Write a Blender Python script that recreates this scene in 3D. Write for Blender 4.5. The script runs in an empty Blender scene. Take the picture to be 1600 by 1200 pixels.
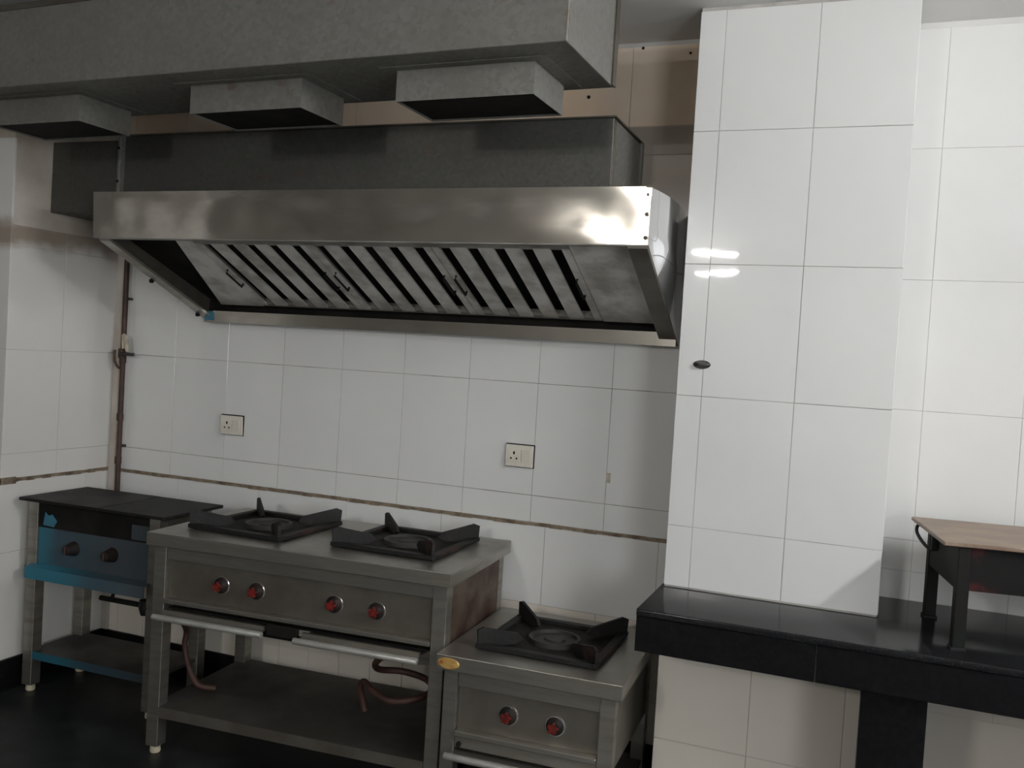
import bpy, bmesh, math, random
from mathutils import Vector, Matrix, noise

random.seed(7)
S = bpy.context.scene
COL = S.collection

# ------------------------------------------------------------------ camera
CAM_POS = Vector((3.08175, -3.48647, 1.60150))
CAM_R = Vector((0.928761, 0.365690, 0.060613))
CAM_U = Vector((-0.067781, 0.006782, 0.997677))
CAM_F = Vector((-0.364429, 0.930712, -0.031086))
cam_d = bpy.data.cameras.new('camera')
cam = bpy.data.objects.new('camera', cam_d)
COL.objects.link(cam)
cam_d.sensor_width = 36.0
cam_d.lens = 1442.677 / 1600.0 * 36.0
cam_d.clip_start = 0.05
M3 = Matrix((CAM_R, CAM_U, -CAM_F)).transposed()
cam.matrix_world = Matrix.Translation(CAM_POS) @ M3.to_4x4()
S.camera = cam

# ------------------------------------------------------------------ world, exposure
SKY = 11.5              # overcast daylight through the window in the right wall
LAMP_RIGHT = 390.0     # radiance of the long tube on the right wall
LAMP_FAR = 600.0       # radiance of the short twin tubes on the far wall
WIN = (-5.3, -3.5, 1.0, 2.25)      # window in the right wall: y0, y1, z0, z1
W = bpy.data.worlds.new('world')
S.world = W
W.use_nodes = True
W.node_tree.nodes['Background'].inputs[0].default_value = (0.93, 0.97, 1.0, 1)      # even overcast sky
W.node_tree.nodes['Background'].inputs[1].default_value = SKY
S.view_settings.view_transform = 'Standard'
S.view_settings.look = 'None'
S.view_settings.gamma = 1.0
S.view_settings.use_curve_mapping = False
S.view_settings.exposure = 0.0
# portal: tells the renderer where the sky shines in
pd = bpy.data.lights.new('window_portal', 'AREA')
pd.shape = 'RECTANGLE'
pd.size = WIN[1] - WIN[0]
pd.size_y = WIN[3] - WIN[2]
pd.cycles.is_portal = True
po = bpy.data.objects.new('window_portal', pd)
COL.objects.link(po)
po.matrix_world = Matrix.Translation((5.05, (WIN[0] + WIN[1]) / 2, (WIN[2] + WIN[3]) / 2)) @ Matrix(((0, 0, 1), (1, 0, 0), (0, 1, 0))).to_4x4()

# ------------------------------------------------------------------ materials
def nodes_of(name):
    m = bpy.data.materials.new(name)
    m.use_nodes = True
    nt = m.node_tree
    return m, nt, nt.nodes['Principled BSDF']

def N(nt, typ, **kw):
    n = nt.nodes.new(typ)
    for k, v in kw.items():
        setattr(n, k, v)
    return n

def coords(nt, world=False, scale=(1, 1, 1)):
    if world:
        src = N(nt, 'ShaderNodeNewGeometry').outputs['Position']
    else:
        src = N(nt, 'ShaderNodeTexCoord').outputs['Object']
    mp = N(nt, 'ShaderNodeMapping')
    mp.inputs['Scale'].default_value = scale
    nt.links.new(src, mp.inputs['Vector'])
    return mp.outputs['Vector']

def noise_fac(nt, vec, scale, lo, hi, detail=4.0, rough=0.55):
    t = N(nt, 'ShaderNodeTexNoise')
    t.inputs['Scale'].default_value = scale
    t.inputs['Detail'].default_value = detail
    t.inputs['Roughness'].default_value = rough
    nt.links.new(vec, t.inputs['Vector'])
    r = N(nt, 'ShaderNodeMapRange')
    r.inputs['From Min'].default_value = lo
    r.inputs['From Max'].default_value = hi
    nt.links.new(t.outputs['Fac'], r.inputs['Value'])
    return r.outputs['Result'], t.outputs['Fac']

def mixc(nt, fac, a, b):
    m = N(nt, 'ShaderNodeMix', data_type='RGBA')
    if hasattr(fac, 'links'):
        nt.links.new(fac, m.inputs[0])
    else:
        m.inputs[0].default_value = fac
    for sock, v in ((m.inputs[6], a), (m.inputs[7], b)):
        if hasattr(v, 'links'):
            nt.links.new(v, sock)
        else:
            sock.default_value = (*v, 1)
    return m.outputs[2]

def mathn(nt, op, a, b=None, clamp=False):
    m = N(nt, 'ShaderNodeMath', operation=op, use_clamp=clamp)
    for i, v in enumerate((a, b)):
        if v is None:
            continue
        if hasattr(v, 'links'):
            nt.links.new(v, m.inputs[i])
        else:
            m.inputs[i].default_value = v
    return m.outputs[0]

def ramp(nt, v, a, b):
    r = N(nt, 'ShaderNodeMapRange', interpolation_type='SMOOTHSTEP')
    nt.links.new(v, r.inputs['Value'])
    r.inputs['From Min'].default_value = a
    r.inputs['From Max'].default_value = b
    return r.outputs['Result']

def bump(nt, b, height, strength, dist=0.01):
    n = N(nt, 'ShaderNodeBump')
    n.inputs['Strength'].default_value = strength
    n.inputs['Distance'].default_value = dist
    nt.links.new(height, n.inputs['Height'])
    nt.links.new(n.outputs['Normal'], b.inputs['Normal'])

def simple(name, col, rough, metal=0.0, col2=None, scale=8.0, lo=0.4, hi=0.65, rough2=None, bstr=0.0,
           stretch=(1, 1, 1), world=False, spec=None, bscale=None):
    m, nt, b = nodes_of(name)
    v = coords(nt, world, stretch)
    fac, raw = noise_fac(nt, v, scale, lo, hi)
    if col2 is None:
        col2 = tuple(c * 0.85 for c in col)
    nt.links.new(mixc(nt, fac, col, col2), b.inputs['Base Color'])
    if rough2 is None:
        b.inputs['Roughness'].default_value = rough
    else:
        r = N(nt, 'ShaderNodeMapRange')
        nt.links.new(fac, r.inputs['Value'])
        r.inputs['To Min'].default_value = rough
        r.inputs['To Max'].default_value = rough2
        nt.links.new(r.outputs['Result'], b.inputs['Roughness'])
    b.inputs['Metallic'].default_value = metal
    if spec is not None:
        b.inputs['Specular IOR Level'].default_value = spec
    if bstr:
        if bscale:
            _, raw = noise_fac(nt, v, bscale, 0, 1)
        bump(nt, b, raw, bstr)
    return m

def emit(name, col, strength):
    m, nt, b = nodes_of(name)
    b.inputs['Base Color'].default_value = (*col, 1)
    b.inputs['Emission Color'].default_value = (*col, 1)
    b.inputs['Emission Strength'].default_value = strength
    return m

def tile_mat(name, stain='none', base=(0.80, 0.796, 0.778), rough=0.025):
    m, nt, b = nodes_of(name)
    v = coords(nt, True)
    fac, raw = noise_fac(nt, v, 1.7, 0.35, 0.7)
    c = mixc(nt, fac, base, tuple(x * 0.94 for x in base))
    sep = N(nt, 'ShaderNodeSeparateXYZ')
    nt.links.new(v, sep.inputs[0])
    z = sep.outputs['Z']
    f2, _ = noise_fac(nt, v, 3.5, 0.3, 0.75, 6)
    rin = rough
    if stain == 'back':
        # grease-browned glaze high on the wall, yellowed above the mark left at 2.51 m
        up = ramp(nt, z, 2.02, 2.30)
        c = mixc(nt, up, c, mixc(nt, f2, (0.40, 0.345, 0.29), (0.31, 0.26, 0.21)))
        hi = ramp(nt, z, 2.502, 2.512)
        f3, _ = noise_fac(nt, v, 2.2, 0.35, 0.62, 3)
        c = mixc(nt, hi, c, mixc(nt, f3, (0.90, 0.77, 0.64), (0.76, 0.59, 0.43)))
        rr = N(nt, 'ShaderNodeMapRange')
        nt.links.new(up, rr.inputs['Value'])
        rr.inputs['To Min'].default_value = rough
        rr.inputs['To Max'].default_value = 0.45
        rin = rr.outputs['Result']
    if stain == 'left':
        zz = mathn(nt, 'ADD', z, mathn(nt, 'MULTIPLY', f2, 0.10))
        # brown run of grease just above the top course
        band = mathn(nt, 'MULTIPLY', ramp(nt, zz, 1.96, 2.04), mathn(nt, 'SUBTRACT', 1.0, ramp(nt, zz, 2.08, 2.16)))
        c = mixc(nt, mathn(nt, 'MULTIPLY', band, 0.8), c, (0.26, 0.19, 0.13))
    if hasattr(rin, 'links'):
        nt.links.new(rin, b.inputs['Roughness'])
    else:
        b.inputs['Roughness'].default_value = rin
    nt.links.new(c, b.inputs['Base Color'])
    _, rw = noise_fac(nt, v, 5.0, 0, 1, 1)
    bump(nt, b, rw, 0.03, 0.02)
    return m

M = {}
M['tile'] = tile_mat('glazed_tile')
M['tile_back'] = tile_mat('glazed_tile_greasy', 'back')
M['tile_left'] = tile_mat('glazed_tile_left', 'left', (0.78, 0.76, 0.72), 0.16)
M['tile_low'] = tile_mat('glazed_tile_cream', 'none', (0.80, 0.735, 0.65), 0.2)
M['grout'] = simple('grout', (0.46, 0.43, 0.39), 0.9, col2=(0.11, 0.09, 0.075), scale=5.0, lo=0.45, hi=0.70, world=True)
M['grout_light'] = simple('grout_light', (0.52, 0.50, 0.47), 0.9, col2=(0.33, 0.31, 0.29), scale=6.0, world=True)
M['dirt_joint'] = simple('dirty_mortar', (0.30, 0.235, 0.165), 0.95, col2=(0.11, 0.08, 0.055), scale=14.0, world=True, bstr=0.6)
M['plaster'] = simple('old_plaster', (0.62, 0.57, 0.51), 0.85, col2=(0.46, 0.40, 0.33), scale=3.0, world=True, bstr=0.15)
M['plaster_white'] = simple('white_plaster', (0.80, 0.79, 0.77), 0.8, col2=(0.74, 0.73, 0.71), scale=2.0, world=True)
M['ceiling'] = simple('ceiling_paint', (0.84, 0.83, 0.82), 0.85, col2=(0.76, 0.75, 0.73), scale=1.2, world=True)
M['floor'] = simple('black_stone', (0.010, 0.012, 0.0115), 0.36, col2=(0.022, 0.025, 0.024), scale=4.0, rough2=0.55, world=True, bstr=0.05, spec=0.3)
M['granite'] = simple('black_granite', (0.010, 0.010, 0.011), 0.12, col2=(0.030, 0.030, 0.032), scale=180.0, lo=0.5, hi=0.75, world=True, spec=0.2)
M['granite_dull'] = simple('black_granite_dull', (0.0045, 0.0045, 0.005), 0.35, col2=(0.008, 0.008, 0.009), scale=60.0, world=True, spec=0.12)
M['paint_far'] = simple('grey_distemper', (0.20, 0.19, 0.175), 0.8, col2=(0.15, 0.14, 0.13), scale=1.5, world=True)
M['paint_front'] = simple('cream_distemper', (0.50, 0.48, 0.45), 0.8, col2=(0.42, 0.40, 0.37), scale=1.5, world=True)
M['steel'] = simple('stainless_steel', (0.38, 0.36, 0.32), 0.30, 0.85, col2=(0.29, 0.268, 0.23), scale=3.0, rough2=0.45, bstr=0.03, stretch=(1, 1, 9), bscale=14)
M['steel_dark'] = simple('stainless_steel_grimy', (0.205, 0.187, 0.158), 0.42, 0.75, col2=(0.130, 0.114, 0.093), scale=4.0, rough2=0.55)
M['shelf'] = simple('grimy_shelf', (0.10, 0.09, 0.08), 0.4, 0.5, col2=(0.06, 0.052, 0.045), scale=3.0, rough2=0.55)
M['mirror_steel'] = simple('mirror_steel', (0.80, 0.80, 0.81), 0.06, 1.0, col2=(0.72, 0.72, 0.73), scale=3.0)
M['lip'] = simple('highlit_lip', (0.56, 0.55, 0.51), 0.38, 0.5, col2=(0.44, 0.43, 0.39), scale=9.0)  # paler than the trays: the highlight along the lip is in the colour
M['steel_bright'] = simple('polished_steel', (0.72, 0.71, 0.68), 0.22, 0.95, col2=(0.62, 0.60, 0.56), scale=6.0)
M['hood_steel'] = simple('hood_steel', (0.66, 0.625, 0.57), 0.11, 0.95, col2=(0.50, 0.455, 0.40), scale=2.2, rough2=0.22, bstr=0.12, stretch=(1, 1, 2.2), bscale=2.6)
M['hood_inner'] = simple('hood_inner_steel', (0.36, 0.345, 0.315), 0.45, 0.45, col2=(0.24, 0.22, 0.195), scale=5.0, rough2=0.6)
M['baffle'] = simple('baffle_steel', (0.66, 0.64, 0.60), 0.45, 0.35, col2=(0.40, 0.37, 0.33), scale=9.0, lo=0.42, hi=0.66, rough2=0.6)
M['soot_and_shade'] = simple('soot_and_shade', (0.006, 0.0055, 0.005), 0.75, col2=(0.014, 0.012, 0.010), scale=12.0, spec=0.2)  # black of soot, also painted as shade in holes, gaps and voids
M['iron'] = simple('cast_iron', (0.009, 0.0085, 0.0085), 0.6, 0.0, col2=(0.045, 0.024, 0.018), scale=7.0, lo=0.55, hi=0.72, rough2=0.75, bstr=0.3, bscale=60, spec=0.3)
M['burner'] = simple('sooty_burner', (0.014, 0.012, 0.011), 0.65, col2=(0.06, 0.028, 0.020), scale=9.0, lo=0.58, hi=0.7)
M['plate_iron'] = simple('griddle_iron', (0.009, 0.0085, 0.008), 0.5, 0.0, col2=(0.017, 0.014, 0.012), scale=5.0, rough2=0.65, bstr=0.08, spec=0.25)
M['dull_black'] = simple('dull_black', (0.010, 0.008, 0.008), 0.6, col2=(0.022, 0.013, 0.011), scale=18.0, spec=0.25)
M['rust_panel'] = simple('rusted_panel', (0.125, 0.092, 0.066), 0.55, 0.35, col2=(0.045, 0.018, 0.013), scale=5.0, lo=0.42, hi=0.6, stretch=(1, 1, 1.4))
M['rubber'] = simple('brown_rubber', (0.085, 0.038, 0.028), 0.6, col2=(0.050, 0.024, 0.019), scale=20.0)
M['pipe'] = simple('rusty_pipe', (0.075, 0.038, 0.028), 0.55, 0.2, col2=(0.035, 0.021, 0.017), scale=14.0)
M['black_plastic'] = simple('black_plastic', (0.012, 0.011, 0.011), 0.35, col2=(0.02, 0.018, 0.017), scale=20.0)
M['red_plastic'] = simple('red_plastic', (0.20, 0.018, 0.013), 0.3, col2=(0.05, 0.008, 0.007), scale=60.0)
M['white_plastic'] = simple('ivory_plastic', (0.80, 0.76, 0.67), 0.3, col2=(0.72, 0.67, 0.57), scale=12.0)
M['beige_foot'] = simple('beige_foot', (0.62, 0.54, 0.40), 0.5, scale=20)
M['gold'] = simple('gold_badge', (0.62, 0.40, 0.13), 0.35, 0.3, col2=(0.50, 0.27, 0.08), scale=30)
M['badge_print'] = simple('badge_print', (0.33, 0.10, 0.035), 0.4)
M['cloth'] = simple('rag', (0.60, 0.54, 0.44), 0.9, col2=(0.42, 0.35, 0.26), scale=30)
M['wood_top'] = simple('worn_plate', (0.31, 0.235, 0.175), 0.5, 0.25, col2=(0.15, 0.092, 0.062), scale=9.0, lo=0.38, hi=0.66, rough2=0.35, stretch=(1, 1.5, 1), bstr=0.15)
M['green_iron'] = simple('dark_painted_iron', (0.006, 0.008, 0.007), 0.55, 0.0, col2=(0.010, 0.007, 0.006), scale=9.0, spec=0.14)
M['red_iron'] = simple('red_flaked_iron', (0.006, 0.0055, 0.0055), 0.55, 0.0, col2=(0.075, 0.014, 0.013), scale=7.0, lo=0.50, hi=0.68, spec=0.14)
M['tube'] = emit('tube_glow', (0.97, 0.985, 1.0), LAMP_RIGHT)
M['tube_far'] = emit('tube_far_glow', (1.0, 0.985, 0.96), LAMP_FAR)

def galvanised(name, k):
    m, nt, b = nodes_of(name)
    v = coords(nt, True)
    vo = N(nt, 'ShaderNodeTexVoronoi')
    vo.inputs['Scale'].default_value = 70.0
    nt.links.new(v, vo.inputs['Vector'])
    fac, _ = noise_fac(nt, v, 3.0, 0.35, 0.7)
    sp = N(nt, 'ShaderNodeSeparateColor')
    nt.links.new(vo.outputs['Color'], sp.inputs[0])
    c1 = mixc(nt, sp.outputs[0], tuple(k * q for q in (0.40, 0.395, 0.36)), tuple(k * q for q in (0.50, 0.49, 0.45)))
    c = mixc(nt, mathn(nt, 'MULTIPLY', fac, 0.5), c1, tuple(k * q for q in (0.33, 0.31, 0.27)))
    f3, _ = noise_fac(nt, v, 11.0, 0.66, 0.74, 5)
    c = mixc(nt, mathn(nt, 'MULTIPLY', f3, 0.6), c, (0.15, 0.075, 0.045))
    nt.links.new(c, b.inputs['Base Color'])
    b.inputs['Metallic'].default_value = 0.55
    r = N(nt, 'ShaderNodeMapRange')
    nt.links.new(sp.outputs[1], r.inputs['Value'])
    r.inputs['To Min'].default_value = 0.45
    r.inputs['To Max'].default_value = 0.62
    nt.links.new(r.outputs['Result'], b.inputs['Roughness'])
    return m
M['galv'] = galvanised('galvanised_sheet', 0.56)
M['galv_dark'] = galvanised('galvanised_sheet_dull', 0.22)

def blue_film(name, a, b_, k_):
    # protective film still stuck on the left of the panel, peeled off to bare grimy steel on the right
    m, nt, b = nodes_of(name)
    v = coords(nt)
    sep = N(nt, 'ShaderNodeSeparateXYZ')
    nt.links.new(v, sep.inputs[0])
    f, _ = noise_fac(nt, v, 6.0, 0, 1)
    x = mathn(nt, 'ADD', sep.outputs['X'], mathn(nt, 'MULTIPLY', f, 0.16))
    k = ramp(nt, x, a, b_)
    k2 = ramp(nt, x, b_ - 0.05, b_ + 0.3)
    c = mixc(nt, k, tuple(k_ * q for q in (0.045, 0.215, 0.30)), tuple(k_ * q for q in (0.065, 0.115, 0.150)))
    c = mixc(nt, k2, c, tuple(k_ * q for q in (0.078, 0.096, 0.110)))
    nt.links.new(c, b.inputs['Base Color'])
    b.inputs['Roughness'].default_value = 0.35
    b.inputs['Metallic'].default_value = 0.15
    return m
M['film'] = blue_film('blue_film_on_steel', 0.14, 0.26, 0.8)
M['film_tray'] = blue_film('blue_film_on_tray', 0.26, 0.50, 1.0)
M['film_shelf'] = blue_film('blue_film_on_shelf', 0.24, 0.55, 0.55)
M['film_flat'] = simple('blue_film', (0.05, 0.22, 0.31), 0.35, col2=(0.04, 0.15, 0.22), scale=9.0)

# ------------------------------------------------------------------ mesh helpers
class MB:
    """collects shapes, then links them as one mesh object"""
    def __init__(s):
        s.bm = bmesh.new()
    def _add(s, tmp, mtx=None):
        if mtx is not None:
            bmesh.ops.transform(tmp, matrix=mtx, verts=tmp.verts)
        me = bpy.data.meshes.new('tmp')
        tmp.to_mesh(me)
        tmp.free()
        s.bm.from_mesh(me)
        bpy.data.meshes.remove(me)
        return s
    def box(s, x0, x1, y0, y1, z0, z1, c=0.0, seg=1, mtx=None):
        t = bmesh.new()
        bmesh.ops.create_cube(t, size=1.0)
        for v in t.verts:
            v.co = ((x0 + x1) / 2 + v.co.x * (x1 - x0), (y0 + y1) / 2 + v.co.y * (y1 - y0), (z0 + z1) / 2 + v.co.z * (z1 - z0))
        if c > 0:
            bmesh.ops.bevel(t, geom=list(t.edges), offset=c, segments=seg, affect='EDGES', profile=0.6)
        return s._add(t, mtx)
    def cyl(s, p, q, r, n=16, r2=None, c=0.0):
        p, q = Vector(p), Vector(q)
        d = q - p
        t = bmesh.new()
        bmesh.ops.create_cone(t, cap_ends=True, segments=n, radius1=r, radius2=r if r2 is None else r2, depth=d.length)
        if c > 0:
            caps = [e for e in t.edges if all(abs(abs(v.co.z) - d.length / 2) < 1e-6 for v in e.verts)]
            bmesh.ops.bevel(t, geom=caps, offset=c, segments=2, affect='EDGES', profile=0.5)
        mt = Matrix.Translation((p + q) / 2) @ d.to_track_quat('Z', 'Y').to_matrix().to_4x4()
        return s._add(t, mt)
    def tube(s, pts, r, n=10, closed=False):
        pts = [Vector(p) for p in pts]
        bm, rings = s.bm, []
        up = Vector((0.13, 0.21, 1)).normalized()
        for i, p in enumerate(pts):
            a = pts[i - 1] if (i > 0 or closed) else p
            b = pts[(i + 1) % len(pts)] if (i < len(pts) - 1 or closed) else p
            d = (b - a).normalized()
            x = d.cross(up)
            if x.length < 0.05:
                x = d.cross(Vector((1, 0.1, 0)))
            x.normalize()
            y = d.cross(x)
            rings.append([bm.verts.new(p + r * (math.cos(2 * math.pi * k / n) * x + math.sin(2 * math.pi * k / n) * y)) for k in range(n)])
        m = len(rings)
        for i in range(m if closed else m - 1):
            A, B = rings[i], rings[(i + 1) % m]
            for k in range(n):
                bm.faces.new((A[k], A[(k + 1) % n], B[(k + 1) % n], B[k]))
        if not closed:
            bm.faces.new(rings[0][::-1])
            bm.faces.new(rings[-1])
        return s
    def poly(s, pts, d):
        """closed prism: polygon pts extruded by vector d"""
        d = Vector(d)
        a = [s.bm.verts.new(Vector(p)) for p in pts]
        b = [s.bm.verts.new(Vector(p) + d) for p in pts]
        n = len(pts)
        s.bm.faces.new(a)
        s.bm.faces.new(b[::-1])
        for i in range(n):
            s.bm.faces.new((a[i], b[i], b[(i + 1) % n], a[(i + 1) % n]))
        return s
    def lathe(s, prof, n=24, mtx=None):
        t = bmesh.new()
        rings = []
        for r, z in prof:
            if r < 1e-5:
                rings.append([t.verts.new((0, 0, z))])
            else:
                rings.append([t.verts.new((r * math.cos(2 * math.pi * k / n), r * math.sin(2 * math.pi * k / n), z)) for k in range(n)])
        for A, B in zip(rings, rings[1:]):
            for k in range(n):
                k2 = (k + 1) % n
                f = [A[k % len(A)], A[k2 % len(A)], B[k2 % len(B)], B[k % len(B)]]
                u = []
                for v in f:
                    if v not in u:
                        u.append(v)
                if len(u) > 2:
                    t.faces.new(u)
        return s._add(t, mtx)
    def mesh(s, name, smooth=None):
        bmesh.ops.recalc_face_normals(s.bm, faces=s.bm.faces)
        me = bpy.data.meshes.new(name)
        s.bm.to_mesh(me)
        s.bm.free()
        if smooth:
            for p in me.polygons:
                p.use_smooth = True
            try:
                me.set_sharp_from_angle(angle=math.radians(smooth))
            except Exception:
                pass
        return me
    def build(s, name, mat, parent=None, smooth=None):
        me = s.mesh(name, smooth)
        me.materials.append(M[mat])
        return link(name, me, parent)

def link(name, me, parent=None):
    o = bpy.data.objects.new(name, me)
    COL.objects.link(o)
    if parent is not None:
        o.parent = parent
    return o

def tag(o, label, cat, group=None):
    o['label'] = label
    o['category'] = cat
    if group:
        o['group'] = group
    return o

def thing(name, label, cat, loc=(0, 0, 0), rotz=0.0, group=None):
    o = bpy.data.objects.new(name, None)
    COL.objects.link(o)
    o.empty_display_size = 0.1
    o.location = loc
    o.rotation_euler = (0, 0, rotz)
    return tag(o, label, cat, group)

def struct(o):
    o['kind'] = 'structure'
    return o

# ------------------------------------------------------------------ tiles
TILE_CACHE = {}
TT = 0.009        # tile thickness

def tile(parent, mat, w, h, origin, axis_u, axis_n, gap=0.0022):
    """one bevelled wall tile; origin = lower-left corner of its cell on the tiled face"""
    w2, h2 = round(w - gap, 3), round(h - gap, 3)
    key = (w2, h2, mat)
    if key not in TILE_CACHE:
        b = 0.0007
        t = MB()
        bm = t.bm
        q = [(0, 0), (w2, 0), (w2, h2), (0, h2)]
        qi = [(b, b), (w2 - b, b), (w2 - b, h2 - b), (b, h2 - b)]
        back = [bm.verts.new((x, TT, z)) for x, z in q]
        side = [bm.verts.new((x, b, z)) for x, z in q]
        front = [bm.verts.new((x, 0, z)) for x, z in qi]
        bm.faces.new(front)
        bm.faces.new(back[::-1])
        for i in range(4):
            j = (i + 1) % 4
            bm.faces.new((front[i], side[i], side[j], front[j]))
            bm.faces.new((side[i], back[i], back[j], side[j]))
        me = t.mesh('tile')
        me.materials.append(M[mat])
        TILE_CACHE[key] = me
    o = bpy.data.objects.new('tile', TILE_CACHE[key])
    COL.objects.link(o)
    o.parent = parent
    u = Vector(axis_u)
    n = Vector(axis_n)          # pointing out of the wall
    mt = Matrix((u, -n, Vector((0, 0, 1)))).transposed().to_4x4()
    j = random.uniform(-0.0006, 0.0006)
    tl = random.uniform(-0.0016, 0.0016)
    tl2 = random.uniform(-0.0014, 0.0014)
    loc = Vector(origin) + u * gap / 2 + Vector((0, 0, gap / 2)) + n * j
    o.matrix_local = Matrix.Translation(loc) @ mt @ Matrix.Rotation(tl, 4, 'Z') @ Matrix.Rotation(tl2, 4, 'X')
    return o

def course(parent, mat, u0, u1, joints, z0, z1, place, gap=0.0022):
    """a row of tiles from u0 to u1 with vertical joints at the given positions"""
    js = [u0] + [j for j in joints if u0 + 0.012 < j < u1 - 0.012] + [u1]
    for a, b in zip(js, js[1:]):
        place(parent, mat, a, b, z0, z1, gap)

def on_y(y):
    def f(parent, mat, a, b, z0, z1, gap):
        tile(parent, mat, b - a, z1 - z0, (a, y, z0), (1, 0, 0), (0, -1, 0), gap)
    return f

def on_x(x):          # face looks to +X; u runs along +Y
    def f(parent, mat, a, b, z0, z1, gap):
        tile(parent, mat, b - a, z1 - z0, (x, a, z0), (0, 1, 0), (1, 0, 0), gap)
    return f

# ------------------------------------------------------------------ room
ZC = 2.822                       # ceiling
XL, XR = -0.372, 5.0             # side of the left recess, right wall
YF = -6.2                        # wall behind the photographer
YL = -0.605                      # front of the left wall block
RH = 0.45135                     # tile course height
TW = 0.305
ZA = 1.495
PX0, PX1, PY = 2.448, 3.142, -0.310   # pillar
CT = 0.835                       # counter top

floor = struct(MB().box(-2.4, XR + 0.1, YF - 0.1, 0.15, -0.08, 0.0).build('floor', 'floor'))
ceil = struct(MB().box(-2.4, XR + 0.1, YF - 0.1, 0.15, ZC, ZC + 0.1).build('ceiling', 'ceiling'))
t = MB()
t.box(XR, XR + 0.1, YF, WIN[0], 0.0, ZC)
t.box(XR, XR + 0.1, WIN[1], 0.0, 0.0, ZC)
t.box(XR, XR + 0.1, WIN[0], WIN[1], 0.0, WIN[2])
t.box(XR, XR + 0.1, WIN[0], WIN[1], WIN[3], ZC)
struct(t.build('wall_right', 'plaster_white'))
t = MB()                                  # open sash window
fy = 0.05
t.box(XR + 0.03, XR + 0.07, WIN[0], WIN[0] + fy, WIN[2], WIN[3])
t.box(XR + 0.03, XR + 0.07, WIN[1] - fy, WIN[1], WIN[2], WIN[3])
t.box(XR + 0.03, XR + 0.07, WIN[0] + fy, WIN[1] - fy, WIN[2], WIN[2] + fy)
t.box(XR + 0.03, XR + 0.07, WIN[0] + fy, WIN[1] - fy, WIN[3] - fy, WIN[3])
t.box(XR + 0.035, XR + 0.065, (WIN[0] + WIN[1]) / 2 - 0.02, (WIN[0] + WIN[1]) / 2 + 0.02, WIN[2] + fy, WIN[3] - fy)
struct(t.build('window_1', 'white_plastic'))
struct(MB().box(-2.4, XR, YF - 0.1, YF, 0.0, ZC).build('wall_front', 'paint_front'))
struct(MB().box(-2.4, -2.3, YF, YL, 0.0, ZC).build('wall_far_left', 'paint_far'))

struct(MB().box(-2.3, -2.18, -3.95, -3.10, 0.0, ZC).build('added_reflection_pier', 'plaster_white'))  # unseen pier, added so the hood front mirrors a pale patch

# back wall
wb = struct(MB().box(XL - 0.1, XR, 0.0025, 0.15, 0.0, ZC).build('wall_back', 'grout'))
colsA = [k * TW for k in range(-1, 9)]
colsR = [3.2432 + k * TW for k in range(0, 6)]
P0 = on_y(0.0)
for z0, z1 in ((ZA + 2 * RH, ZC - 0.004), (ZA + RH, ZA + 2 * RH), (ZA, ZA + RH), (ZA - RH, ZA), (0.936, ZA - RH)):
    course(wb, 'tile_back', XL, PX0 + 0.1, colsA, z0, z1, P0)
    course(wb, 'tile', PX1 - 0.1, XR, colsR, z0, z1, P0, 0.0014)
colsC = [0.052 + 0.461 * k for k in range(0, 6)]
course(wb, 'tile_back', XL, PX0 + 0.1, colsC, 0.607, 0.922, P0)
course(wb, 'tile_low', XL, PX0 + 0.1, [c + 0.23 for c in colsC], 0.302, 0.607, P0)
course(wb, 'tile_low', XL, PX0 + 0.1, [0.037 + 0.157 * k for k in range(-2, 16)], 0.14, 0.302, P0)
course(wb, 'tile', PX1 - 0.1, XR, colsR, CT, 0.936, P0, 0.0014)
course(wb, 'tile_low', PX1 - 0.1, XR, [3.53, 3.99, 4.45], 0.46, CT, P0, 0.0014)
course(wb, 'tile_low', PX1 - 0.1, XR, [3.30, 3.76, 4.22, 4.68], 0.14, 0.46, P0, 0.0014)
MB().box(PX1 - 0.1, XR, 0.0018, 0.003, 0.14, ZC).build('grout_bed', 'grout_light', wb)
# dirty mortar bed between the upright and the lying courses
mj = MB()
n = 60
for i in range(n):
    x0 = XL + (PX0 + 0.1 - XL) * i / n
    x1 = XL + (PX0 + 0.1 - XL) * (i + 1) / n
    a = random.uniform(-0.0025, 0.0025)
    mj.box(x0, x1 + 0.001, -0.003 + random.uniform(-0.0015, 0.0015), 0.004, 0.922 + a, 0.9355 + random.uniform(-0.002, 0.002))
mj.build('mortar_joint', 'dirt_joint', wb)

# pillar
wp = struct(MB().box(PX0 + 0.003, PX1 - 0.003, PY + 0.0025, 0.0, 0.0, ZC).build('wall_pillar', 'grout_light'))
PP = on_y(PY)
ptop = 2.4029
rows = [(ptop, ZC - 0.012)] + [(ptop - (i + 1) * RH, ptop - i * RH) for i in range(3)] + [(CT + 0.004, ptop - 3 * RH)]
for z0, z1 in rows:
    course(wp, 'tile', PX0, PX1, [2.5348, 2.5348 + TW], z0, z1, PP, 0.002)
course(wp, 'tile_low', PX0, PX1, [2.764, 3.063], 0.30, CT - 0.03, PP)
course(wp, 'tile_low', PX0, PX1, [2.764, 3.063], 0.0, 0.30, PP)
for z0, z1 in rows + [(0.30, CT - 0.03), (0.0, 0.30)]:           # faces on the pillar's flanks
    tile(wp, 'tile', -PY - 0.012, z1 - z0, (PX0, -0.001, z0), (0, -1, 0), (-1, 0, 0))
    tile(wp, 'tile', -PY - 0.012, z1 - z0, (PX1, PY + 0.012, z0), (0, 1, 0), (1, 0, 0))

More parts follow.
